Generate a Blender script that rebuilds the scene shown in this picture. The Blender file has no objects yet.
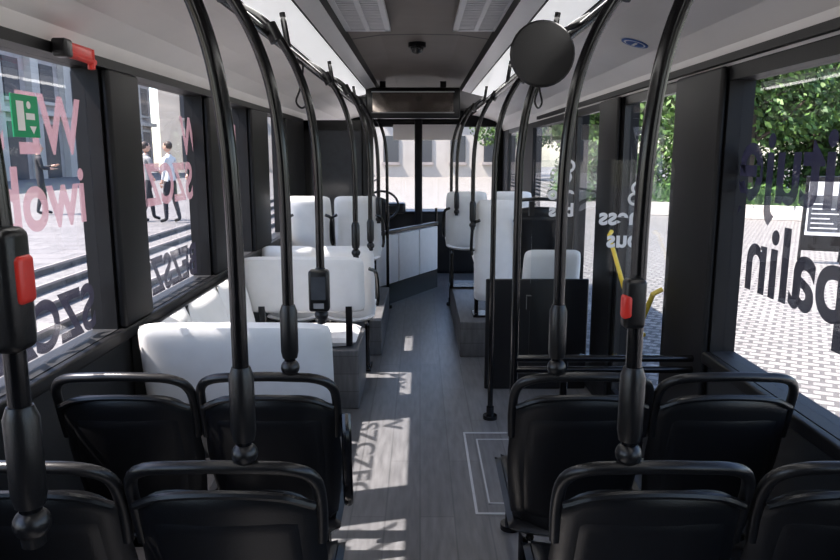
import bpy, math, random
from mathutils import Vector, Matrix
random.seed(7)
S = bpy.context.scene
COL = S.collection

# ------------------------------------------------------------------ materials
def nt(m):
    m.use_nodes = True
    return m.node_tree, m.node_tree.nodes, m.node_tree.links
def mat(name, col, rough=0.5, metal=0.0, noise=0.0, nscale=20, bump=0.0, emit=0.0, spec=0.5):
    m = bpy.data.materials.new(name)
    t, n, l = nt(m)
    b = n['Principled BSDF']
    b.inputs['Base Color'].default_value = (*col, 1)
    b.inputs['Roughness'].default_value = rough
    b.inputs['Metallic'].default_value = metal
    b.inputs['Specular IOR Level'].default_value = spec
    if emit:
        b.inputs['Emission Color'].default_value = (*col, 1)
        b.inputs['Emission Strength'].default_value = emit
    if noise or bump:
        tc = n.new('ShaderNodeTexCoord')
        nz = n.new('ShaderNodeTexNoise'); nz.inputs['Scale'].default_value = nscale
        nz.inputs['Detail'].default_value = 4
        l.new(tc.outputs['Object'], nz.inputs['Vector'])
        if noise:
            r = n.new('ShaderNodeValToRGB')
            r.color_ramp.elements[0].position = 0.3; r.color_ramp.elements[1].position = 0.7
            r.color_ramp.elements[0].color = (*[c*(1-noise) for c in col], 1)
            r.color_ramp.elements[1].color = (*[min(1, c*(1+noise)) for c in col], 1)
            l.new(nz.outputs['Fac'], r.inputs['Fac']); l.new(r.outputs['Color'], b.inputs['Base Color'])
        if bump:
            bp = n.new('ShaderNodeBump'); bp.inputs['Strength'].default_value = bump
            bp.inputs['Distance'].default_value = 0.01
            l.new(nz.outputs['Fac'], bp.inputs['Height']); l.new(bp.outputs['Normal'], b.inputs['Normal'])
    return m
def brickmat(name, c1, c2, mortar, bw, bh, msize, rough=0.7, rot=0.0, offset=0.5, bump=0.3, plane='XY'):
    m = bpy.data.materials.new(name)
    t, n, l = nt(m); b = n['Principled BSDF']; b.inputs['Roughness'].default_value = rough
    tc = n.new('ShaderNodeTexCoord'); mp = n.new('ShaderNodeMapping')
    mp.inputs['Rotation'].default_value = (0, 0, rot)
    if plane == 'XZ': mp.inputs['Rotation'].default_value = (math.radians(-90), 0, 0)
    br = n.new('ShaderNodeTexBrick')
    br.inputs['Color1'].default_value = (*c1, 1); br.inputs['Color2'].default_value = (*c2, 1)
    br.inputs['Mortar'].default_value = (*mortar, 1)
    br.inputs['Scale'].default_value = 1.0
    br.inputs['Brick Width'].default_value = bw; br.inputs['Row Height'].default_value = bh
    br.inputs['Mortar Size'].default_value = msize; br.offset = offset
    nz = n.new('ShaderNodeTexNoise'); nz.inputs['Scale'].default_value = 6; nz.inputs['Detail'].default_value = 6
    st = n.new('ShaderNodeMapping'); st.inputs['Scale'].default_value = (6, 0.8, 1)
    l.new(tc.outputs['Object'], mp.inputs['Vector']); l.new(mp.outputs['Vector'], br.inputs['Vector'])
    l.new(tc.outputs['Object'], st.inputs['Vector']); l.new(st.outputs['Vector'], nz.inputs['Vector'])
    mx = n.new('ShaderNodeMix'); mx.data_type = 'RGBA'; mx.blend_type = 'MULTIPLY'
    mx.inputs['Factor'].default_value = 0.6
    rp = n.new('ShaderNodeValToRGB'); rp.color_ramp.elements[0].color = (.55, .55, .55, 1)
    rp.color_ramp.elements[1].color = (1.3, 1.3, 1.3, 1)
    rp.color_ramp.elements[0].position = 0.3; rp.color_ramp.elements[1].position = 0.7
    l.new(nz.outputs['Fac'], rp.inputs['Fac'])
    l.new(br.outputs['Color'], mx.inputs[6]); l.new(rp.outputs['Color'], mx.inputs[7])
    l.new(mx.outputs[2], b.inputs['Base Color'])
    bp = n.new('ShaderNodeBump'); bp.inputs['Strength'].default_value = bump; bp.inputs['Distance'].default_value = 0.01
    bp.invert = True
    l.new(br.outputs['Fac'], bp.inputs['Height']); l.new(bp.outputs['Normal'], b.inputs['Normal'])
    return m
def glassmat(name, tint, k=.5):
    m = bpy.data.materials.new(name)
    t, n, l = nt(m); n.remove(n['Principled BSDF'])
    tr = n.new('ShaderNodeBsdfTransparent'); tr.inputs['Color'].default_value = (*tint, 1)
    gl = n.new('ShaderNodeBsdfGlossy'); gl.inputs['Roughness'].default_value = 0.01
    lw = n.new('ShaderNodeLayerWeight'); lw.inputs['Blend'].default_value = .5
    pw = n.new('ShaderNodeMath'); pw.operation = 'POWER'; pw.inputs[1].default_value = 4
    ma = n.new('ShaderNodeMath'); ma.operation = 'MULTIPLY_ADD'; ma.inputs[1].default_value = k; ma.inputs[2].default_value = .022
    l.new(lw.outputs['Facing'], pw.inputs[0]); l.new(pw.outputs[0], ma.inputs[0])
    mx = n.new('ShaderNodeMixShader')
    l.new(ma.outputs[0], mx.inputs[0]); l.new(tr.outputs[0], mx.inputs[1]); l.new(gl.outputs[0], mx.inputs[2])
    l.new(mx.outputs[0], n['Material Output'].inputs['Surface'])
    return m
def vinyl(name, col, trans, clear=0.0):
    m = bpy.data.materials.new(name)
    t, n, l = nt(m); n.remove(n['Principled BSDF'])
    d = n.new('ShaderNodeBsdfDiffuse'); d.inputs['Color'].default_value = (*col, 1)
    r = n.new('ShaderNodeBsdfTranslucent'); r.inputs['Color'].default_value = (*trans, 1)
    mx = n.new('ShaderNodeMixShader'); mx.inputs[0].default_value = 0.6
    tr = n.new('ShaderNodeBsdfTransparent'); m2 = n.new('ShaderNodeMixShader'); m2.inputs[0].default_value = clear
    l.new(d.outputs[0], mx.inputs[1]); l.new(r.outputs[0], mx.inputs[2])
    l.new(mx.outputs[0], m2.inputs[1]); l.new(tr.outputs[0], m2.inputs[2])
    l.new(m2.outputs[0], n['Material Output'].inputs['Surface'])
    return m

M_black = mat('black_plastic', (.007, .007, .008), .31, bump=.08, nscale=300, spec=.42)
M_pole = mat('black_powdercoat', (.004, .004, .005), .20, spec=.5)
M_trim = mat('black_trim', (.005, .005, .006), .5, noise=.1, spec=.25)
M_wallp = mat('dark_wall_panel', (.017, .018, .020), .55, noise=.1, nscale=40, spec=.3)
M_white = mat('white_upholstery', (.76, .76, .755), .45, noise=.03, nscale=15, bump=.05)
M_cove = mat('white_cove_panel', (.87, .84, .81), .4, noise=.02, nscale=4)
M_duct = mat('duct_grey', (.80, .80, .80), .3, .2, noise=.02)
M_led_glow = mat('led_strip_added_glow', (.92, .92, .93), .3, emit=.30, noise=.0)  # emission added to unlit strip, standing in for window light reflected in the duct
M_taupe = mat('taupe_ceiling', (.17, .145, .13), .55, noise=.06, nscale=6)
M_grey = mat('mid_grey', (.25, .25, .26), .4, noise=.05)
M_lgrey = mat('pale_grey', (.68, .69, .71), .4, noise=.04)
M_hatch = mat('hatch_line', (.42, .43, .44), .45, noise=.06)
M_red = mat('red_plastic', (.6, .03, .02), .35, noise=.05)
M_yellow = mat('yellow_paint', (.8, .55, .03), .35, noise=.05)
M_green = mat('exit_green', (.0, .3, .12), .5, noise=.03)
M_blue = mat('sticker_blue', (.03, .12, .42), .4, noise=.03)
M_signw = mat('sign_white', (.8, .8, .8), .5, noise=.02)
M_screen = mat('display_screen', (.22, .19, .17), .08, .8, noise=.2, nscale=8)
M_floor = brickmat('vinyl_floor', (.145, .146, .150), (.118, .120, .125), (.088, .09, .093), 1.2, .16, .004, .33, math.radians(90), bump=.05)
M_podium = brickmat('podium_vinyl', (.12, .12, .122), (.095, .095, .097), (.065, .065, .065), 1.2, .12, .003, .45, 0, plane='XZ', bump=.05)
M_cobble = brickmat('cobblestones', (.30, .285, .26), (.22, .21, .195), (.10, .095, .09), .19, .13, .022, .85, .5, bump=.8)
M_pave = brickmat('plaza_paving', (.17, .163, .16), (.135, .13, .13), (.08, .08, .08), .8, .5, .02, .8, 0, bump=.3)
M_step = mat('granite_step', (.15, .145, .14), .8, noise=.3, nscale=12, bump=.3)
M_facade = mat('limestone_facade', (.36, .32, .30), .85, noise=.15, nscale=1.5, bump=.2)
M_facade2 = mat('pale_facade', (.50, .46, .41), .85, noise=.1, nscale=.6)
M_dwin = mat('dark_window_pane', (.06, .065, .075), .15, noise=.1)
M_leaf = mat('leaves', (.035, .085, .016), .6, noise=.5, nscale=3)
M_leaf2 = mat('leaves_light', (.075, .15, .025), .6, noise=.4, nscale=3)
M_bark = mat('bark', (.08, .06, .045), .9, noise=.3, bump=.5)
M_glass = glassmat('side_glass', (.94, .93, .95), .45)
M_glassc = glassmat('partition_glass', (.93, .95, .96), .6)
M_pink = vinyl('pink_vinyl', (.34, .24, .26), (.24, .145, .165), .18)
M_dark = vinyl('dark_vinyl', (.02, .02, .025), (.02, .02, .03), .03)
M_plum = vinyl('grey_vinyl', (.04, .035, .055), (.035, .03, .05), .10)
M_wv = mat('white_vinyl', (.75, .76, .78), .5, noise=.02)
M_skin = mat('skin', (.50, .30, .22), .5, noise=.08)
M_hair = mat('hair_brown', (.04, .025, .018), .6, noise=.3)
M_lip = mat('lips', (.40, .14, .12), .5, noise=.05)
M_eye = mat('eyes_dark', (.02, .02, .02), .2, noise=.1)

# ------------------------------------------------------------------ builder
class B:
    def __init__(s):
        s.v = []; s.f = []; s.mi = []; s.mats = []
    def m(s, mt):
        if mt not in s.mats: s.mats.append(mt)
        return s.mats.index(mt)
    def add(s, vs, fs, mt, X=None):
        o = len(s.v); k = s.m(mt)
        s.v += [tuple(X @ Vector(p)) if X else tuple(p) for p in vs]
        for f in fs: s.f.append([i+o for i in f]); s.mi.append(k)
    def box(s, x0, x1, y0, y1, z0, z1, mt, X=None, c=0.0):
        if c <= 0:
            vs = [(x, y, z) for x in (x0, x1) for y in (y0, y1) for z in (z0, z1)]
            fs = [(0, 1, 3, 2), (4, 6, 7, 5), (0, 4, 5, 1), (2, 3, 7, 6), (0, 2, 6, 4), (1, 5, 7, 3)]
            s.add(vs, fs, mt, X); return
        cx, cy, cz = (x0+x1)/2, (y0+y1)/2, (z0+z1)/2
        hx, hy, hz = abs(x1-x0)/2, abs(y1-y0)/2, abs(z1-z0)/2
        c = min(c, hx*.99, hy*.99, hz*.99)
        vs = []; fs = []; N = 16; K = 9
        for j in range(K):
            ph = -math.pi/2 + math.pi*(j+.001)/(K-1+.002)
            if j == K//2: rows = [(-1, 0), (1, 0)]
            else: rows = [(1 if ph > 0 else -1, ph)]
            for sg, p in rows:
                for i in range(N):
                    q = i//(N//4); a = (q + (i % (N//4))/(N//4-1))*math.pi/2
                    sx = 1 if q in (0, 3) else -1; sy = 1 if q in (0, 1) else -1
                    vs.append((cx + sx*(hx-c) + c*math.cos(a)*math.cos(p),
                               cy + sy*(hy-c) + c*math.sin(a)*math.cos(p),
                               cz + sg*(hz-c) + c*math.sin(p)))
        R = len(vs)//N
        for j in range(R-1):
            for i in range(N):
                fs.append((j*N+i, j*N+(i+1) % N, (j+1)*N+(i+1) % N, (j+1)*N+i))
        fs.append(tuple(range(N))[::-1]); fs.append(tuple((R-1)*N+i for i in range(N)))
        s.add(vs, fs, mt, X)
    def tube(s, pts, r, mt, n=12, X=None, smooth=0, closed=False):
        P = [Vector(p) for p in pts]
        if smooth: P = catmull(P, smooth, closed)
        L = len(P)
        rr = r if isinstance(r, (list, tuple)) else [r]*L
        if len(rr) != L: rr = [rr[min(len(rr)-1, int(i*len(rr)/L))] for i in range(L)]
        T = []
        for i in range(L):
            a = P[(i-1) % L] if (closed or i > 0) else P[i]
            b = P[(i+1) % L] if (closed or i < L-1) else P[i]
            T.append((b-a).normalized())
        u = T[0].orthogonal().normalized()
        vs = []; fs = []
        for i in range(L):
            u = (u - T[i]*u.dot(T[i])).normalized(); w = T[i].cross(u)
            for k in range(n):
                a = 2*math.pi*k/n
                vs.append(tuple(P[i] + (u*math.cos(a)+w*math.sin(a))*rr[i]))
        for i in range(L if closed else L-1):
            for k in range(n):
                j = (i+1) % L
                fs.append((i*n+k, i*n+(k+1) % n, j*n+(k+1) % n, j*n+k))
        if not closed:
            fs.append(tuple(range(n))[::-1]); fs.append(tuple((L-1)*n+k for k in range(n)))
        s.add(vs, fs, mt, X)
    def ell(s, c, r, mt, n=16, m=10, X=None):
        vs = []; fs = []
        for j in range(m+1):
            p = -math.pi/2+math.pi*j/m
            for i in range(n):
                a = 2*math.pi*i/n
                vs.append((c[0]+r[0]*math.cos(p)*math.cos(a), c[1]+r[1]*math.cos(p)*math.sin(a), c[2]+r[2]*math.sin(p)))
        for j in range(m):
            for i in range(n):
                fs.append((j*n+i, j*n+(i+1) % n, (j+1)*n+(i+1) % n, (j+1)*n+i))
        s.add(vs, fs, mt, X)
    def pillow(s, fn, T, mt, nu=17, nv=17, X=None, pw=8):
        vs = []; fs = []
        for side in (1, -1):
            for j in range(nv):
                v = j/(nv-1)*2-1; v = math.copysign(abs(v)**.7, v)
                for i in range(nu):
                    u = i/(nu-1)*2-1; u = math.copysign(abs(u)**.7, u)
                    p, nn = fn(u, v)
                    th = T/2*(max(0, 1-abs(u)**pw)**.5)*(max(0, 1-abs(v)**pw)**.5)
                    vs.append(tuple(p + nn*th*side))
        N = nu*nv
        for j in range(nv-1):
            for i in range(nu-1):
                a = j*nu+i
                fs.append((a, a+1, a+nu+1, a+nu)); fs.append((N+a, N+a+nu, N+a+nu+1, N+a+1))
        s.add(vs, fs, mt, X)
    def mesh(s, name, smooth=True, ang=35):
        me = bpy.data.meshes.new(name)
        me.from_pydata(s.v, [], s.f); me.validate(clean_customdata=False)
        for mt in s.mats: me.materials.append(mt)
        if len(me.polygons) == len(s.mi): me.polygons.foreach_set('material_index', s.mi)
        if smooth:
            me.polygons.foreach_set('use_smooth', [True]*len(me.polygons))
            me.set_sharp_from_angle(angle=math.radians(ang))
        me.update()
        return me
    def obj(s, name, loc=(0, 0, 0), rot=0, smooth=True, parent=None):
        return place(s.mesh(name, smooth), name, loc, rot, parent)
def place(me, name, loc=(0, 0, 0), rot=0, parent=None, scale=1):
    o = bpy.data.objects.new(name, me); COL.objects.link(o)
    o.location = loc; o.rotation_euler = (0, 0, rot); o.scale = (scale,)*3
    if parent: o.parent = parent
    return o
def catmull(P, k, closed=False):
    out = []; L = len(P)
    for i in range(L if closed else L-1):
        p0 = P[(i-1) % L] if (closed or i > 0) else P[i]*2-P[i+1]
        p1 = P[i]; p2 = P[(i+1) % L]
        p3 = P[(i+2) % L] if (closed or i < L-2) else P[i+1]*2-P[i]
        for j in range(k):
            t = j/k
            out.append(.5*((2*p1)+(p2-p0)*t+(2*p0-5*p1+4*p2-p3)*t*t+(3*p1-p0-3*p2+p3)*t**3))
    if not closed: out.append(P[-1])
    return out
def text(body, size, name, mt, origin, xd, yd, nd, weight=.010, spacing=1.0, parent=None):
    cu = bpy.data.curves.new(name, 'FONT'); cu.body = body; cu.size = size; cu.offset = weight
    cu.space_character = spacing
    o = bpy.data.objects.new(name, cu); COL.objects.link(o)
    bpy.context.view_layer.update()
    me = bpy.data.meshes.new_from_object(o.evaluated_get(bpy.context.evaluated_depsgraph_get()))
    bpy.data.objects.remove(o)
    me.materials.clear(); me.materials.append(mt)
    o = bpy.data.objects.new(name, me); COL.objects.link(o)
    M = Matrix.Identity(4)
    for i in range(3):
        M[i][0] = xd[i]; M[i][1] = yd[i]; M[i][2] = nd[i]; M[i][3] = origin[i]
    o.matrix_world = M
    if parent: o.parent = parent
    return o

# ------------------------------------------------------------------ bus shell
Y0, Y1 = -1.3, 10.3
LW = [(-1.0, .9), (1.05, 2.70), (3.01, 3.96), (4.39, 4.96), (5.5, 6.25), (7.8, 9.7)]
RW = [(-1.0, .9), (1.05, 2.80)]
LS, LT = .97, 1.97
RS, RT = .85, 1.935
b = B()
b.box(-1.30, -1.20, Y0, Y1, -.10, LS, M_wallp)
b.box(-1.30, -1.20, Y0, Y1, LT, 2.45, M_trim)
ys = [Y0] + [y for w in LW for y in w] + [Y1]
for i in range(0, len(ys), 2): b.box(-1.30, -1.20, ys[i], ys[i+1], LS, LT, M_trim)
b.obj('wall_left', smooth=False)
b = B()
b.box(-1.2, -1.165, Y0, 7.2, LS-.05, LS, M_trim, c=.01)
b.box(-1.2, -1.17, Y0, 7.2, LT, LT+.035, M_trim)
for a, c in ((.9, 1.05), (2.70, 3.01), (3.96, 4.39), (4.96, 5.5), (6.25, 7.2)):
    b.box(-1.2, -1.165, a+.01, c-.01, LS, LT, M_trim, c=.015)
b.obj('trim_1')
for i, (a, c) in enumerate(LW):
    g = B(); g.box(-1.255, -1.25, a, c, LS, LT, M_glass)
    g.obj('window_%d' % (i+1), smooth=False)

b = B()
RSEG = [(3.32, 4.25, .12, 2.0), (4.70, 5.5, .12, 2.0), (5.95, 7.6, .85, RT), (8.35, 9.7, .05, 2.0)]
allr = [(a, c, RS, RT) for a, c in RW] + RSEG
prev = Y0
for a, c, z0, z1 in allr:
    b.box(1.20, 1.30, prev, a, -.10, 2.45, M_trim)
    b.box(1.20, 1.30, a, c, -.10, z0, M_wallp)
    b.box(1.20, 1.30, a, c, z1, 2.45, M_trim)
    prev = c
b.box(1.20, 1.30, prev, Y1, -.10, 2.45, M_trim)
b.obj('wall_right', smooth=False)
b = B()
b.box(1.165, 1.2, Y0, 2.80, RS-.05, RS, M_trim, c=.01)
b.box(1.17, 1.2, Y0, 7.2, 2.0, 2.03, M_trim)
for a, c in ((.9, 1.05), (2.81, 3.31), (4.26, 4.69)):
    b.box(1.17, 1.2, a, c, .1, 1.99, M_trim, c=.014)
b.obj('trim_2')
for i, (a, c, z0, z1) in enumerate(allr):
    g = B(); xg = 1.22 if i > 1 else 1.25
    g.box(xg, xg+.005, a, c, z0, z1, M_glass)
    if i in (2, 3, 5):
        for (p, q) in ((a, a+.03), (c-.03, c)): g.box(1.205, 1.24, p, q, z0, z1, M_black)
        g.box(1.205, 1.24, a, c, z0, z0+.08, M_black); g.box(1.205, 1.24, a, c, z1-.06, z1, M_black)
        g.obj('door_%d' % {2: 1, 3: 2, 5: 3}[i], smooth=False)
    else:
        g.obj('window_%d' % (7+i), smooth=False)
b = B()
b.box(-1.3, 1.3, Y0-.1, Y0, -.1, 2.45, M_wallp); b.obj('wall_back', smooth=False)
b = B()
b.box(-1.3, 1.3, Y1, Y1+.1, -.1, .85, M_wallp); b.box(-1.3, 1.3, Y1, Y1+.1, 2.05, 2.45, M_trim)
b.box(-1.3, -1.12, Y1, Y1+.1, .85, 2.05, M_trim); b.box(1.12, 1.3, Y1, Y1+.1, .85, 2.05, M_trim)
b.obj('wall_front', smooth=False)
g = B(); g.box(-1.12, 1.12, Y1+.04, Y1+.045, .85, 2.05, M_glass); g.obj('window_12', smooth=False)
b = B(); b.box(-1.3, 1.3, Y0-.1, Y1+.1, -.10, 0, M_floor); b.obj('floor', smooth=False)

prof = [(1.2, 1.99, M_cove), (1.17, 2.06, M_cove), (1.08, 2.125, M_cove), (.95, 2.17, M_cove), (.80, 2.205, M_cove), (.745, 2.21, M_trim),
        (.74, 2.245, M_duct), (.715, 2.247, M_trim), (.705, 2.249, M_led_glow), (.54, 2.288, M_trim), (.53, 2.290, M_duct), (.44, 2.315, M_trim), (.43, 2.37, M_taupe), (.25, 2.395, M_taupe), (0, 2.40, M_taupe)]
b = B()
full = [(-x, z) for x, z, m in prof] + [(x, z) for x, z, m in prof[::-1]][1:]
ms = [m for x, z, m in prof[:-1]]; ms = ms + ms[::-1]
ysc = [Y0, 4.6, 4.63, 7.6, Y1]
for k in range(len(full)-1):
    for j in range(len(ysc)-1):
        (x0, z0), (x1, z1) = full[k], full[k+1]
        m = ms[k]
        if j == 1 and m is M_taupe: m = M_trim
        if j == 3 and m in (M_duct, M_led_glow): m = M_trim
        b.add([(x0, ysc[j], z0), (x1, ysc[j], z1), (x1, ysc[j+1], z1), (x0, ysc[j+1], z0)], [(0, 1, 2, 3)], m)
b.box(-1.3, 1.3, Y0-.1, Y1+.1, 2.45, 2.55, M_cove)
b.obj('ceiling', smooth=False)

def vent():
    b = B()
    b.box(-.13, .13, -.5, -.46, -.02, 0, M_lgrey); b.box(-.13, .13, .46, .5, -.02, 0, M_lgrey)
    b.box(-.13, -.10, -.5, .5, -.02, 0, M_lgrey); b.box(.10, .13, -.5, .5, -.02, 0, M_lgrey)
    b.box(-.11, .11, -.48, .48, -.004, 0, M_taupe)
    for i in range(22):
        y = -.44+i*.041
        b.box(-.10, .10, y, y+.022, -.016, -.008, M_lgrey)
    b.box(-.012, .012, -.46, .46, -.022, -.006, M_lgrey)
    return b.mesh('air_vent')
vm = vent()
place(vm, 'air_vent', (-.30, 3.75, 2.375)); place(vm, 'air_vent', (.32, 3.75, 2.375))
place(vm, 'air_vent', (-.30, 1.6, 2.375)); place(vm, 'air_vent', (.32, 1.6, 2.375))
b = B(); b.tube([(0, 0, 0), (0, 0, -.03)], .06, M_trim, 20); b.ell((0, 0, -.035), (.045, .045, .04), M_pole)
b.obj('dome_camera', (-.02, 4.95, 2.4))

b = B()
b.box(-.47, .47, -.06, .06, -.16, .14, M_black, c=.02)
b.box(-.40, .40, -.068, -.058, -.10, .09, M_screen)
for x in (-.3, .3): b.box(x-.03, x+.03, -.03, .03, .13, .20, M_black)
b.box(-.41, .41, -.07, -.06, .09, .10, M_lgrey); b.box(-.41, .41, -.07, -.06, -.11, -.10, M_grey)
b.obj('passenger_display', (-.07, 7.2, 2.17))
# ------------------------------------------------------------------ seats
def seat_mesh(name, shell, pad, handle_mat, handle=True, W=.43, base=0.0, arm=False, square=False, zlow=.42):
    b = B(); hw = W/2; zt = .935 if handle else 1.0
    def back(u, v):
        t = (v+1)/2
        if square:
            w = hw*(.97+.03*math.sin(t*math.pi))*(1-.04*abs(v)**10)
            z = zlow+(zt-zlow)*t-.02*abs(u)**8*abs(v)**6*(1 if v > 0 else -1)
        else:
            w = hw*(.86+.14*math.sin(min(1, t*1.5)*math.pi/2)-.05*max(0, t-.6)/.4)
            z = .40+(zt-.40)*t-.06*abs(u)**5*t**4+.05*abs(u)**4*(1-t)**4
        y = .02-.12*t+(.03 if square else .055)*u*u*(1-.3*t)
        return Vector((u*w, y, z)), Vector((0, -1, -.15)).normalized()
    b.pillow(back, .055 if square else .045, shell, pw=10)
    if not square:
        def rear(u, v):
            p, n = back(u*.80, v*.72+.02); return p+n*.018, n
        b.pillow(rear, .02, shell, pw=14)
    def front(u, v):
        p, n = back(u*.86, v*.82); return p-n*.02, n
    b.pillow(front, .05, pad, pw=8)
    def pan(u, v):
        return Vector((u*hw*.95, .22+v*.23, .44+.03*u*u+.02*v)), Vector((0, 0, 1))
    b.pillow(pan, .05, shell, pw=10)
    def cush(u, v):
        return Vector((u*hw*.86, .22+v*.20, .465+.03*u*u+.02*v)), Vector((0, 0, 1))
    b.pillow(cush, .05, pad, pw=6)
    if handle:
        path = [(-hw*.95, -.03, .78), (-hw*.97, -.055, .88), (-hw*.93, -.085, .955), (-hw*.72, -.115, .992), (-hw*.3, -.128, 1.002), (0, -.13, 1.004),
                (hw*.3, -.128, 1.002), (hw*.72, -.115, .992), (hw*.93, -.085, .955), (hw*.97, -.055, .88), (hw*.95, -.03, .78)]
        b.tube(path, .0145, handle_mat, 12, smooth=4)
        b.tube([(-hw*.92, -.08, .89), (-hw*.6, -.105, .922), (0, -.112, .932), (hw*.6, -.105, .922), (hw*.92, -.08, .89)], .010, handle_mat, 8, smooth=4)
    for x in (-.13, .13):
        b.tube([(x, .02, .40), (x, .10, .36), (x, .38, .40)], .014, M_pole, 8)
        b.tube([(x, .16, .42), (x, .14, base+.02)], .018, M_pole, 10)
    b.box(-.16, .16, .06, .26, base, base+.02, M_pole)
    if arm:
        b.tube([(hw+.02, -.02, .55), (hw+.025, -.07, .60), (hw+.025, -.09, .70), (hw+.025, -.09, .80), (hw+.02, -.06, .86)], .016, M_pole, 10, smooth=3)
    return b.mesh(name)
SB = seat_mesh('passenger_seat_black', M_black, M_black, M_black)
SBA = seat_mesh('passenger_seat_black_arm', M_black, M_black, M_black, arm=True)
SW = seat_mesh('passenger_seat_white', M_white, M_white, M_pole, handle=False, square=True, W=.41)
SWN = seat_mesh('passenger_seat_white_narrow', M_white, M_white, M_pole, handle=False, square=True, W=.33, zlow=.15)
for row, xs in ((1.39, (-.43, -.875, .515, .965)), (2.0, (-.465, -.905, .495, .935))):
    for i, x in enumerate(xs):
        place(SBA if (row == 2.0 and i == 0) else SB, 'passenger_seat', (x, row+.12, 0))
for y, x in ((6.1, -.98), (6.1, -.55), (6.9, .46), (6.9, .90)):
    place(SW, 'priority_seat', (x, y+.10, .3))
place(SWN, 'priority_seat', (.61, 5.70, .3))
for x in (-.96, -.54):
    place(SW, 'priority_seat', (x, 5.15, 0.0))
place(SB, 'passenger_seat', (.96, 5.75, .3))
place(SW, 'priority_seat', (.93, 4.94, 0.0))
b = B(); b.box(-1.195, -.32, 5.65, 7.15, 0, .3, M_podium, c=.01); b.obj('seat_podium')
b = B(); b.box(.33, 1.195, 5.6, 7.55, 0, .3, M_podium, c=.01); b.obj('seat_podium')
for x, y, z, w in ((-.55, 6.1, .3, .2), (-.96, 6.1, .3, .17), (.61, 5.6, .3, .165), (.46, 6.9, .3, .2), (-.54, 5.05, 0, .2), (-.96, 5.05, 0, .17)):
    b = B()
    b.tube([(-w-.02, 0, .55), (-w-.03, -.06, .62), (-w-.02, -.10, .80), (-w+.03, -.125, .84)], .013, M_pole, 8, smooth=4)
    b.tube([(w+.02, 0, .55), (w+.03, -.06, .62), (w+.02, -.10, .80), (w-.03, -.125, .84)], .013, M_pole, 8, smooth=4)
    b.obj('seat_grab_handle', (x, y+.08, z))

# ------------------------------------------------------------------ lounge bench on left
def panel(name, y, z0=.64, z1=1.0):
    b = B()
    def f(u, v):
        cu = abs(u)**9; cv = abs(v)**9
        return Vector((-.735+u*.385*(1-.03*cv), -.03*v, (z0+z1)/2+v*(z1-z0)/2*(1-.08*cu))), Vector((0, -1, 0))
    b.pillow(f, .07, M_white, pw=12, nu=25)
    for x in (-1.0, -.45):
        b.box(x-.02, x+.02, -.015, .015, .45, z0+.05, M_pole)
    return b.obj(name, (0, y, 0))
panel('bench_end_panel', 2.72, .62, 1.0)
panel('bench_end_panel', 4.33, .66, 1.03)
b = B()
b.box(-1.195, -.66, 2.80, 4.28, 0, .42, M_podium, c=.01)
b.box(-1.19, -1.13, 2.80, 4.28, .42, .93, M_wallp)
for i in range(3):
    yc = 3.03+i*.50
    def f(u, v, yc=yc): return Vector((-1.07-.05*v, yc+u*.238*(1-.05*abs(v)**6), .70+v*.24)), Vector((1, 0, 0))
    b.pillow(f, .11, M_white, pw=3)
    def f2(u, v, yc=yc): return Vector((-.86+v*.21, yc+u*.235, .46)), Vector((0, 0, 1))
    b.pillow(f2, .09, M_white, pw=5)
b.obj('lounge_bench')
b = B(); b.box(-1.195, -.40, 4.40, 5.0, 0, .40, M_podium, c=.01)
def f(u, v): return Vector((-.80+u*.38, 4.66+v*.22, .44)), Vector((0, 0, 1))
b.pillow(f, .08, M_white, pw=8); b.obj('bench_seat')
b = B(); b.box(-1.18, -.36, 2.60, 2.63, .0, .60, M_wallp, c=.01); b.obj('seat_screen')

# ------------------------------------------------------------------ poles
def pole(x0, y, zb, floor=False, ztop=2.24):
    s = 1 if x0 > 0 else -1; b = B()
    rz = [(0, zb), (0, (zb+1.5)/2), (0, 1.52), (.008, 1.70), (.03, 1.85), (.075, 1.98), (.14, 2.09), (.20, 2.15), (.27, ztop-.05)]
    b.tube([(x0+s*o, y, z) for o, z in rz], .0165, M_pole, 14, smooth=5)
    if floor:
        b.tube([(x0, y, 0), (x0, y, .025)], .045, M_pole, 16)
        b.tube([(x0, y, 0.02), (x0, y, .08)], .024, M_pole, 16)
    else:
        b.tube([(x0, y, zb+.03), (x0, y, zb+.05), (x0, y, zb+.17), (x0, y, zb+.19)], [.022, .026, .026, .019], M_black, 16)
        b.ell((x0, y, zb-.0), (.028, .028, .026), M_black)
        b.tube([(x0, y-.002, zb), (x0, y+.0, zb-.035)], .018, M_black)
    b.tube([(x0+s*.14, y, 2.07), (x0+s*.17, y, 2.13)], .027, M_black, 12)
    return b.obj('grab_pole')
for x, y, zb in ((-.37, 1.39, 1.03), (-.385, 2.0, 1.03), (-.395, 2.74, 1.02), (-.40, 4.33, 1.05), (-.36, 5.07, 1.0), (-.36, 6.1, 1.1),
                 (.44, 1.39, 1.03), (.405, 2.0, 1.03), (.42, 5.58, 1.1), (.36, 6.9, 1.1)):
    pole(x, y, zb)
for x, y in ((.405, 2.9), (.445, 4.23), (.34, 7.65), (-.35, 7.5)):
    pole(x, y, .0, True)
pole(-.60, 1.0, 1.09)
b = B(); b.box(-.035, .035, -.03, .03, 0, .18, M_black, c=.015); b.box(.0, .042, -.02, .02, .07, .14, M_red, c=.008)
b.obj('stop_button_unit', (-.60, .985, 1.37))
b = B(); b.box(-.022, .022, -.035, 0, 0, .10, M_black, c=.01); b.box(-.026, -.004, -.036, -.01, .02, .07, M_red, c=.008)
b.obj('stop_button', (.425, 1.38, 1.31)); 
b = B(); b.box(-.04, .04, -.05, 0, 0, .165, M_black, c=.012); b.box(-.028, .028, -.054, -.048, .05, .14, M_dwin)
b.box(-.02, .02, -.054, -.048, .015, .035, M_grey); b.obj('ticket_validator', (-.395, 2.72, 1.045))
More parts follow.
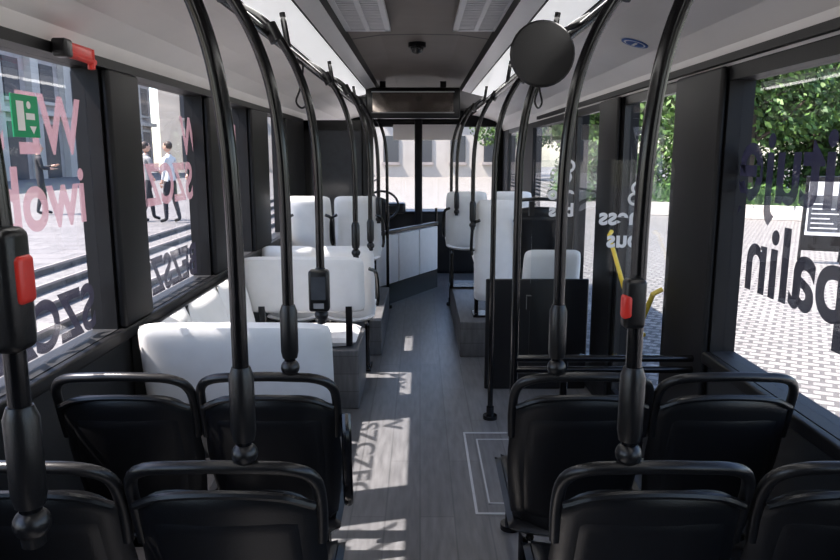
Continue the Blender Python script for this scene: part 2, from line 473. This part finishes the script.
for s in (-1, 1):
    b = B(); b.tube([(s*.575, .3, 2.10), (s*.575, 7.2, 2.10)], .0165, M_pole, 14)
    for y in (.8, 3.2, 4.8, 6.5): b.tube([(s*.575, y, 2.10), (s*.60, y, 2.26)], .013, M_pole, 10)
    b.obj('overhead_handrail')
def strap(s, y):
    b = B(); x = s*.575
    b.tube([(-.0, 0, .02), (-.016, 0, 0), (-.006, 0, -.10), (-.035, 0, -.17), (0, 0, -.20), (.035, 0, -.17), (.006, 0, -.10), (.016, 0, 0)], .005, M_black, 8, smooth=4, closed=True)
    b.obj('hanging_strap', (x, y, 2.075), .9)
for s, y in ((-1, 3.5), (1, 3.5)): strap(s, y)
b = B()
b.tube([(0, 0, 0), (0, .012, 0), (0, .03, 0), (0, .04, 0)], [.108, .115, .112, .05], M_black, 32)
b.tube([(.02, .03, .03), (.07, .06, .08), (.14, .06, .11)], .010, M_pole, 8, smooth=4)
b.obj('interior_round_mirror', (.43, 2.55, 2.0))

b = B()
for z in (.74, .79): b.tube([(.41, 2.9, z), (1.19, 2.9, z)], .015, M_pole, 12)
b.tube([(.62, 2.9, 0), (.62, 2.9, .79)], .016, M_pole, 12)
b.box(.47, 1.05, 2.925, 2.933, .80, 1.63, M_glassc)
b.box(.455, .475, 2.915, 2.94, 1.0, 1.06, M_black); b.box(.455, .475, 2.915, 2.94, 1.4, 1.46, M_black)
gp = b.obj('glass_partition')
def pt(body, x, z, k, sz=.085): text(body, sz, 'lettering_%d' % k, M_wv, (x, 2.92, z), (-1, 0, 0), (0, 0, 1), (0, 1, 0), .003, parent=gp)
pt('ness', .92, 1.365, 1, .10); pt('bus', .92, 1.27, 2, .10)
pt('eco', .64, 1.47, 3, .075); pt('bus', .64, 1.40, 4, .075)
lg = B()
for cx, cz in ((.89, 1.47), (.60, 1.56)):
    for dx, dz in ((0, 0), (.012, .045)):
        lg.tube([(cx+dx+.022*math.cos(a*math.pi/8), 2.92, cz+dz+.022*math.sin(a*math.pi/8)) for a in range(16)], .006, M_wv, 6, closed=True)
lg.obj('logo', parent=gp)
b = B(); b.box(.46, 1.18, 4.80, 4.82, .0, .8, M_black, c=.01); b.obj('door_screen')
b = B()
b.tube([(1.10, 4.0, 1.22), (1.08, 3.98, 1.2), (1.08, 3.56, .90), (1.10, 3.54, .88)], .012, M_yellow, 10)
b.obj('door_handle')
b = B(); b.tube([(1.10, 3.12, 1.05), (1.06, 3.12, 1.03), (1.06, 3.32, .80), (1.10, 3.34, .78)], .012, M_yellow, 10); b.obj('door_handle')

b = B()
for (x0, x1, y0, y1) in ((.26, .70, 3.02, 3.035), (.26, .70, 3.985, 4.0), (.26, .272, 3.035, 3.985), (.688, .70, 3.035, 3.985), (.33, .64, 3.12, 3.13), (.33, .64, 3.89, 3.9), (.33, .338, 3.12, 3.9)):
    b.box(x0, x1, y0, y1, 0, .003, M_hatch)
b.obj('floor_hatch_frame')

b = B(); b.box(-.004, 0, -.075, .075, -.065, .065, M_green)
b.box(0, .001, -.05, -.01, -.045, .045, M_signw); b.box(0, .001, .0, .05, -.01, .01, M_signw); b.ell((0, .02, .035), (.001, .012, .012), M_signw)
b.add([(0.001, .015, -.03), (0.001, .055, -.03), (0.001, .035, -.055)], [(0, 1, 2)], M_signw)
b.obj('emergency_exit_sign', (-1.235, 2.25, 1.77))
b = B()
b.box(-.02, .03, -.09, .09, -.02, .025, M_red, c=.012); b.box(-.015, .035, -.12, -.07, -.028, .03, M_black, c=.01)
b.tube([(.02, -.10, -.01), (.02, .10, -.02)], .012, M_red, 10); b.tube([(.02, .08, -.045), (.02, .08, .02)], .013, M_red, 10)
b.obj('emergency_hammer', (-1.15, 2.42, 1.985))
b = B()
b.tube([(0, 0, 0), (0, 0, -.003)], .062, M_blue, 28); b.tube([(0, 0, -.003), (0, 0, -.004)], .05, M_signw, 28)
b.tube([(0, 0, -.004), (0, 0, -.005)], .042, M_blue, 28); b.box(-.006, .006, -.03, .03, -.007, -.005, M_signw)
o = b.obj('round_sticker', (.985, 3.35, 2.155)); o.rotation_euler = (0, math.radians(17), 0)

# ------------------------------------------------------------------ driver cab
b = B()
b.box(-1.19, -.50, 7.30, 7.36, 0, 1.0, M_black); b.box(-1.19, -1.12, 7.30, 7.36, 1.0, 2.0, M_black)
b.box(-.60, -.48, 7.28, 7.38, 0, 2.24, M_black, c=.02); b.box(-1.19, -.5, 7.30, 7.36, 1.9, 2.0, M_black)
b.box(-1.12, -.60, 7.32, 7.33, 1.0, 1.9, M_dwin)
b.obj('cab_bulkhead')
b = B()
p0 = Vector((-.48, 7.45, 0)); p1 = Vector((.22, 8.75, 0)); d = (p1-p0); L = d.length; a = math.atan2(d.y, d.x)
X = Matrix.Translation(p0) @ Matrix.Rotation(a, 4, 'Z')
b.box(0, L, 0, .05, 0, .22, M_black, X)
for i in range(3):
    b.box(i*L/3+.012, (i+1)*L/3-.012, -.01, .05, .23, .78, M_white, X, c=.012)
b.box(0, L, -.015, .055, .79, .83, M_black, X, c=.01)
b.tube([X @ Vector((L, .02, .0)), X @ Vector((L, .02, 1.0))], .016, M_pole, 10)
b.obj('cab_door')
b = B(); b.box(-1.18, 1.15, 9.75, 10.28, .0, .88, M_black, c=.05); b.box(-1.1, -.2, 9.6, 9.9, .85, 1.0, M_black, c=.04)
b.obj('dashboard')
b = B()
ca = [(.23*math.cos(t*math.pi/12), .12*math.sin(t*math.pi/12), .19*math.sin(t*math.pi/12)) for t in range(24)]
b.tube(ca, .016, M_black, 8, closed=True); b.ell((0, 0, 0), (.06, .04, .05), M_black)
for t in (0, 8, 16): b.tube([(0, 0, 0), ca[t]], .012, M_black, 8)
b.tube([(0, 0, 0), (0, .25, -.2)], .03, M_black, 10)
b.obj('steering_wheel', (-.52, 9.4, .98))
DS = seat_mesh('driver_seat_mesh', M_black, M_black, M_black, handle=False, W=.5)
place(DS, 'driver_seat', (-.62, 8.6, .15))
b = B(); b.box(-.05, .05, -.05, .05, 0, 2.35, M_trim, c=.02); b.obj('cab_post', (-.02, 9.3, 0))
b = B(); b.box(-.48, .48, 0, .02, -.12, .1, M_cove, c=.008); b.tube([(-.5, .01, .1), (.5, .01, .1)], .012, M_pole); b.obj('sun_visor', (.1, 10.1, 1.98))

# ------------------------------------------------------------------ lettering on windows (applied outside)
def lt(body, y, z, m, size=.30, sp=1.0): return text(body, size, 'window_lettering', m, (-1.262, y, z), (0, -1, 0), (0, 0, 1), (-1, 0, 0), .007, sp)
def rt(body, y, z, m, size=.34): return text(body, size, 'window_lettering', m, (1.262, y, z), (0, 1, 0), (0, 0, 1), (1, 0, 0), .008)
lt('MY SIE W', 4.95-.05, 1.66, M_pink, .27)
lt('WE SE', 2.66, 1.66, M_pink, .27)
lt('SZCZECI', 3.92, 1.42, M_pink, .27)
lt('iwobow', 2.66, 1.41, M_pink, .29)
lt('BEZSZELE', 3.92, 1.00, M_dark, .24)
lt('SZCZES', 2.66, 1.00, M_dark, .24)
rt('mituję', 1.86, 1.49, M_plum, .36); rt('spalin', 1.88, 1.15, M_dark, .36)

# ------------------------------------------------------------------ exterior
b = B(); b.add([(-80, -40, 0), (80, -40, 0), (80, 120, 0), (-80, 120, 0)], [(0, 1, 2, 3)], M_cobble); b.obj('ground_outside', (0, 0, -.36), smooth=False)
b = B()
n = 5; z0 = -.36; rise = .54/n
for i in range(n):
    x1 = -3.6-i*.36
    b.box(-60, x1, -20, 60, z0+i*rise+.001, z0+(i+1)*rise, M_step if i < n-1 else M_pave)
    b.box(x1, x1+.02, -20, 60, z0+(i+1)*rise-.035, z0+(i+1)*rise, M_facade)
b.obj('plaza_steps', smooth=False)
b = B()
b.box(-27, -24, 2, 64, .18, 14, M_facade)
for i in range(15):
    y = 4+i*4
    b.box(-24, -23.6, y, y+.9, .18, 12, M_facade2)
    b.box(-24.0, -23.9, y+1.5, y+3.3, .2, 3.6, M_dwin); b.box(-24.0, -23.85, y+1.3, y+3.5, 3.6, 3.8, M_facade2)
    for z in (5, 9): 
        b.box(-24.0, -23.9, y+1.6, y+3.2, z, z+2.3, M_dwin); b.box(-24, -23.8, y+1.4, y+3.4, z-.2, z, M_facade2)
b.box(-24, -23.3, 2, 64, 12, 12.6, M_facade2); b.box(-24, -23.5, 2, 64, 4.1, 4.4, M_facade2)
b.obj('palace_building', smooth=False)
b = B()
b.box(-24, 9, 66, 72, -.36, 15, M_facade2)
for i in range(10):
    x = -22+i*3.1
    for z in (1, 5, 9): b.box(x, x+1.4, 65.9, 66, z, z+2.4, M_dwin); b.box(x-.15, x+1.55, 65.8, 66, z-.25, z, M_facade)
b.box(-24, 9, 65.6, 66, 14, 14.6, M_facade)
b.obj('office_building', smooth=False)

def leaves(b, c, r, n, size, box=False, half=False):
    for i in range(n):
        if box: p = Vector((random.uniform(-1, 1)*r[0], random.uniform(-1, 1)*r[1], random.uniform(-1, 1)*r[2]))
        else:
            d = Vector((random.gauss(0, 1), random.gauss(0, 1), random.gauss(0, 1))).normalized()*random.uniform(.75, 1.05)
            if half: d.z = abs(d.z)
            p = Vector((d.x*r[0], d.y*r[1], d.z*r[2]))
        p += Vector(c)
        a = Vector((random.gauss(0, 1), random.gauss(0, 1), random.gauss(0, 1))).normalized(); u = a.orthogonal().normalized(); w = a.cross(u)
        s = size*random.uniform(.6, 1.3)
        b.add([p-u*s, p+w*s*.5, p+u*s, p-w*s*.5], [(0, 1, 2, 3)], M_leaf if random.random() < .6 else M_leaf2)
b = B()
b.tube([(0, 0, 0), (.05, .02, 1.2), (-.05, 0, 2.5), (.1, 0, 4.5)], [.26, .2, .17, .08], M_bark, 10, smooth=3)
for i in range(9):
    a = i*2.4; r = 1.9; z = 2.2+i*.4
    e = (math.cos(a)*r, math.sin(a)*r, z+.9)
    b.tube([(0, 0, z-.4), (math.cos(a)*r*.5, math.sin(a)*r*.5, z+.1), e], [.08, .05, .03], M_bark, 6)
    leaves(b, e, (1.5, 1.5, 1.25), 520, .13)
    leaves(b, e, (1.1, 1.1, .9), 300, .13)
leaves(b, (0, 0, 5.8), (1.8, 1.8, 1.5), 700, .13)
leaves(b, (0, 0, 3.6), (2.2, 2.2, 1.8), 1200, .14)
tm = b.mesh('tree', smooth=False)
for x, y, s in ((12.5, 27, 1.1), (16, 29, 1.2), (19.5, 27, 1.1), (14.5, 33, 1.3), (20, 35, 1.4), (24, 31, 1.4), (11.5, 39, 1.3), (17, 42, 1.5), (9.5, 46, 1.3), (13, 52, 1.6), (24, 40, 1.6), (8.5, 58, 1.4), (28, 26, 1.5)):
    place(tm, 'tree', (x, y, -.36), random.uniform(0, 6), scale=s)
b = B()
for i in range(5):
    a = i*1.3; b.tube([(0, 0, 0), (math.cos(a)*.4, math.sin(a)*.4, .8), (math.cos(a)*.9, math.sin(a)*.9, 1.6)], [.05, .035, .015], M_bark, 6)
leaves(b, (0, 0, 0), (2.2, 1.6, 2.9), 2200, .13, half=True); leaves(b, (0, 0, 0), (1.7, 1.2, 2.3), 1200, .13, half=True)
sm = b.mesh('shrub', smooth=False)
for i in range(11):
    place(sm, 'shrub', (8.2+i*2.5, 32.5-i*1.15+random.uniform(-.5, .5), -.36), random.uniform(-.5, .5), scale=random.uniform(.85, 1.1))
b = B()
b.box(-9, 9, -.5, .5, 0, .45, M_facade2, c=.03)
leaves(b, (0, 0, .75), (8.8, .5, .35), 4200, .09, True)
b.box(-8.8, 8.8, -.35, .35, .4, .95, M_leaf)
o = b.obj('planter_hedge', (14.5, 20.5, -.36), math.radians(-30), smooth=False)
b = B()
X = Matrix.Rotation(math.radians(8), 4, 'X')
b.box(-.36, .36, -.02, .02, 0.25, 1.65, M_black, X, c=.01); b.box(-.30, .30, -.026, -.02, .55, 1.55, M_signw, X)
b.box(-.27, .27, -.03, -.026, .62, 1.3, M_dwin, X)
for i in range(6): b.box(-.22, .22-(i % 3)*.07, -.034, -.03, .68+i*.09, .70+i*.09, M_signw, X)
for x in (-.34, .34): 
    b.tube([(x, 0, .3), (x, .0, 0)], .02, M_black, 8); b.tube([(x, -.2, 1.6), (x, .35, 0)], .018, M_black, 8)
b.obj('sandwich_board', (7.5, 13.0, -.36), math.radians(-25))

# ------------------------------------------------------------------ people
def person(loc, rot, shirt, trousers, stride=.0, larm=0.0, rarm=0.0, hair=M_hair, scale=1.0):
    V = {}; E = []
    def v(k, p, r): V[k] = (Vector(p), r)
    v('pel', (0, 0, .96), .125); v('sp', (0, -.005, 1.12), .115); v('ch', (0, 0, 1.30), .135); v('nb', (0, -.01, 1.45), .065); v('nk', (0, .005, 1.53), .05)
    E += [('pel', 'sp'), ('sp', 'ch'), ('ch', 'nb'), ('nb', 'nk')]
    for s, arm, st in ((-1, larm, stride), (1, rarm, -stride)):
        k = str(s)
        v('hp'+k, (s*.09, 0, .88), .09); v('kn'+k, (s*.10, st*.5+.02, .49), .06); v('an'+k, (s*.10, st-.03, .085), .042); v('to'+k, (s*.115, st+.12, .035), .034)
        v('sh'+k, (s*.17, -.005, 1.40), .06)
        el = Vector((s*.225, -.03+arm*.12, 1.13+arm*.02)); wr = el+Vector((-s*.02*(1+arm*4), .08+arm*.18, -.23+arm*.32)); hd = wr+(wr-el).normalized()*.06
        v('el'+k, el, .044); v('wr'+k, wr, .028); v('hd'+k, hd, .032)
        E += [('pel', 'hp'+k), ('hp'+k, 'kn'+k), ('kn'+k, 'an'+k), ('an'+k, 'to'+k), ('ch', 'sh'+k), ('sh'+k, 'el'+k), ('el'+k, 'wr'+k), ('wr'+k, 'hd'+k)]
    ks = list(V); me = bpy.data.meshes.new('body')
    me.from_pydata([V[k][0] for k in ks], [(ks.index(a), ks.index(c)) for a, c in E], [])
    o = bpy.data.objects.new('body', me); COL.objects.link(o)
    sk = o.modifiers.new('Skin', 'SKIN'); sk.use_smooth_shade = True
    for i, k in enumerate(ks):
        d = me.skin_vertices[0].data[i]; r = V[k][1]
        d.radius = (r, r*.75) if k in ('pel', 'sp', 'ch') else (r, r); d.use_root = (k == 'pel')
    ss = o.modifiers.new('Sub', 'SUBSURF'); ss.levels = 2; ss.render_levels = 2
    bpy.context.view_layer.update()
    bm_ = bpy.data.meshes.new_from_object(o.evaluated_get(bpy.context.evaluated_depsgraph_get()))
    bpy.data.objects.remove(o)
    b = B()
    wrists = [V['wr-1'][0], V['wr1'][0], V['hd-1'][0], V['hd1'][0]]
    vs = [tuple(q.co) for q in bm_.vertices]
    groups = {}
    for p in bm_.polygons:
        c = p.center
        if min((c-w).length for w in wrists) < .055: m = M_skin
        elif c.z < .09: m = M_black
        elif c.z < .93 and abs(c.x) < .21: m = trousers
        elif c.z > 1.475: m = M_skin
        else: m = shirt
        groups.setdefault(m.name, (m, []))[1].append(tuple(p.vertices))
    off = len(b.v); b.v += vs
    for m, fs in groups.values():
        k = b.m(m)
        for f_ in fs: b.f.append([i+off for i in f_]); b.mi.append(k)
    for s in (-1, 1):
        h = V['hd'+str(s)][0]; w = V['wr'+str(s)][0]; d = (h-w).normalized(); side = Vector((0, 1, 0)) - d*d.y; side.normalize(); inn = Vector((-s, 0, 0))
        for i, ln in enumerate((.062, .075, .07, .055)):
            q = h+side*(.024-.016*i)+d*.015
            b.tube([q, q+d*ln*.5+inn*.004, q+d*ln*.95+inn*.02], [.009, .0085, .006], M_skin, 8)
        q = w+d*.02+side*.022; b.tube([q, q+side*.022+d*.03, q+side*.024+d*.06+inn*.01], [.011, .010, .007], M_skin, 8)
    b.ell((0, .02, 1.645), (.074, .092, .112), M_skin, 20, 14); b.ell((0, .04, 1.575), (.045, .055, .035), M_skin)
    b.tube([(0, .105, 1.66), (0, .128, 1.628), (0, .108, 1.62)], [.008, .014, .010], M_skin, 8)
    for s in (-1, 1):
        b.ell((s*.030, .100, 1.655), (.012, .008, .007), M_eye, 10, 6); b.ell((s*.075, .01, 1.64), (.010, .02, .03), M_skin, 10, 8)
    b.ell((0, .100, 1.595), (.024, .008, .007), M_lip, 10, 6)
    b.ell((0, -.005, 1.675), (.082, .092, .098), hair, 20, 12)
    o = b.obj('person', loc, rot); o.scale = (scale,)*3
C_blue = mat('shirt_blue', (.02, .035, .09), .8, noise=.1); C_white = mat('shirt_white', (.60, .60, .60), .8, noise=.05)
C_blk = mat('clothes_black', (.02, .02, .025), .8, noise=.1); C_jean = mat('jeans', (.05, .06, .10), .8, noise=.2); C_gr = mat('clothes_grey', (.2, .2, .2), .8, noise=.1)
person((-7.1, 15.5, .18), 2.2, C_blue, C_jean, 0, .5, 0)
person((-6.1, 15.8, .18), -.8, C_gr, C_blk, .18, .3, .6)
person((-5.45, 15.4, .18), 1.3, C_white, C_blk, .1, 0, .4)
person((-5.0, 15.9, .18), 3.0, C_blk, C_jean, 0, .3, .3)
person((-4.9, 21.5, .18), 1.3, C_white, C_jean, .1, .2, 0)
person((-9.4, 17.5, .18), -1.0, C_blk, C_blk, .1, .9, .7)

# ------------------------------------------------------------------ light
w = bpy.data.worlds.new('sky'); S.world = w; w.use_nodes = True
n = w.node_tree.nodes; l = w.node_tree.links
sk = n.new('ShaderNodeTexSky'); sk.sky_type = 'NISHITA'; sk.sun_disc = False
sk.sun_elevation = math.radians(60); sk.sun_rotation = math.radians(-90)
l.new(sk.outputs[0], n['Background'].inputs['Color']); n['Background'].inputs['Strength'].default_value = .32
sun = bpy.data.lights.new('sun', 'SUN'); sun.energy = 10.0; sun.angle = math.radians(.5); sun.color = (1, .93, .84)
so = bpy.data.objects.new('sun', sun); COL.objects.link(so)
so.rotation_euler = Vector((1, .25, -1.60)).to_track_quat('-Z', 'Y').to_euler()
# fill lights added under the unlit ceiling LED strips to lift the interior
for s in (-1, 1):
    al = bpy.data.lights.new('interior_fill_light', 'AREA'); al.shape = 'RECTANGLE'; al.size = 7.5; al.size_y = .12; al.energy = 9; al.color = (1, .97, .93)
    ao = bpy.data.objects.new('interior_fill_light', al); COL.objects.link(ao)
    ao.location = (s*.62, 3.2, 2.24); ao.rotation_euler = (0, 0, math.radians(90))
# ------------------------------------------------------------------ camera
cam = bpy.data.cameras.new('camera'); cam.lens = 30; cam.sensor_width = 36; cam.clip_start = .02; cam.clip_end = 500
co = bpy.data.objects.new('camera', cam); COL.objects.link(co)
co.location = (0, 0, 1.65); co.rotation_euler = (math.radians(90-10.12), 0, 0)
S.camera = co
S.view_settings.view_transform = 'Standard'
S.view_settings.exposure = 0.95
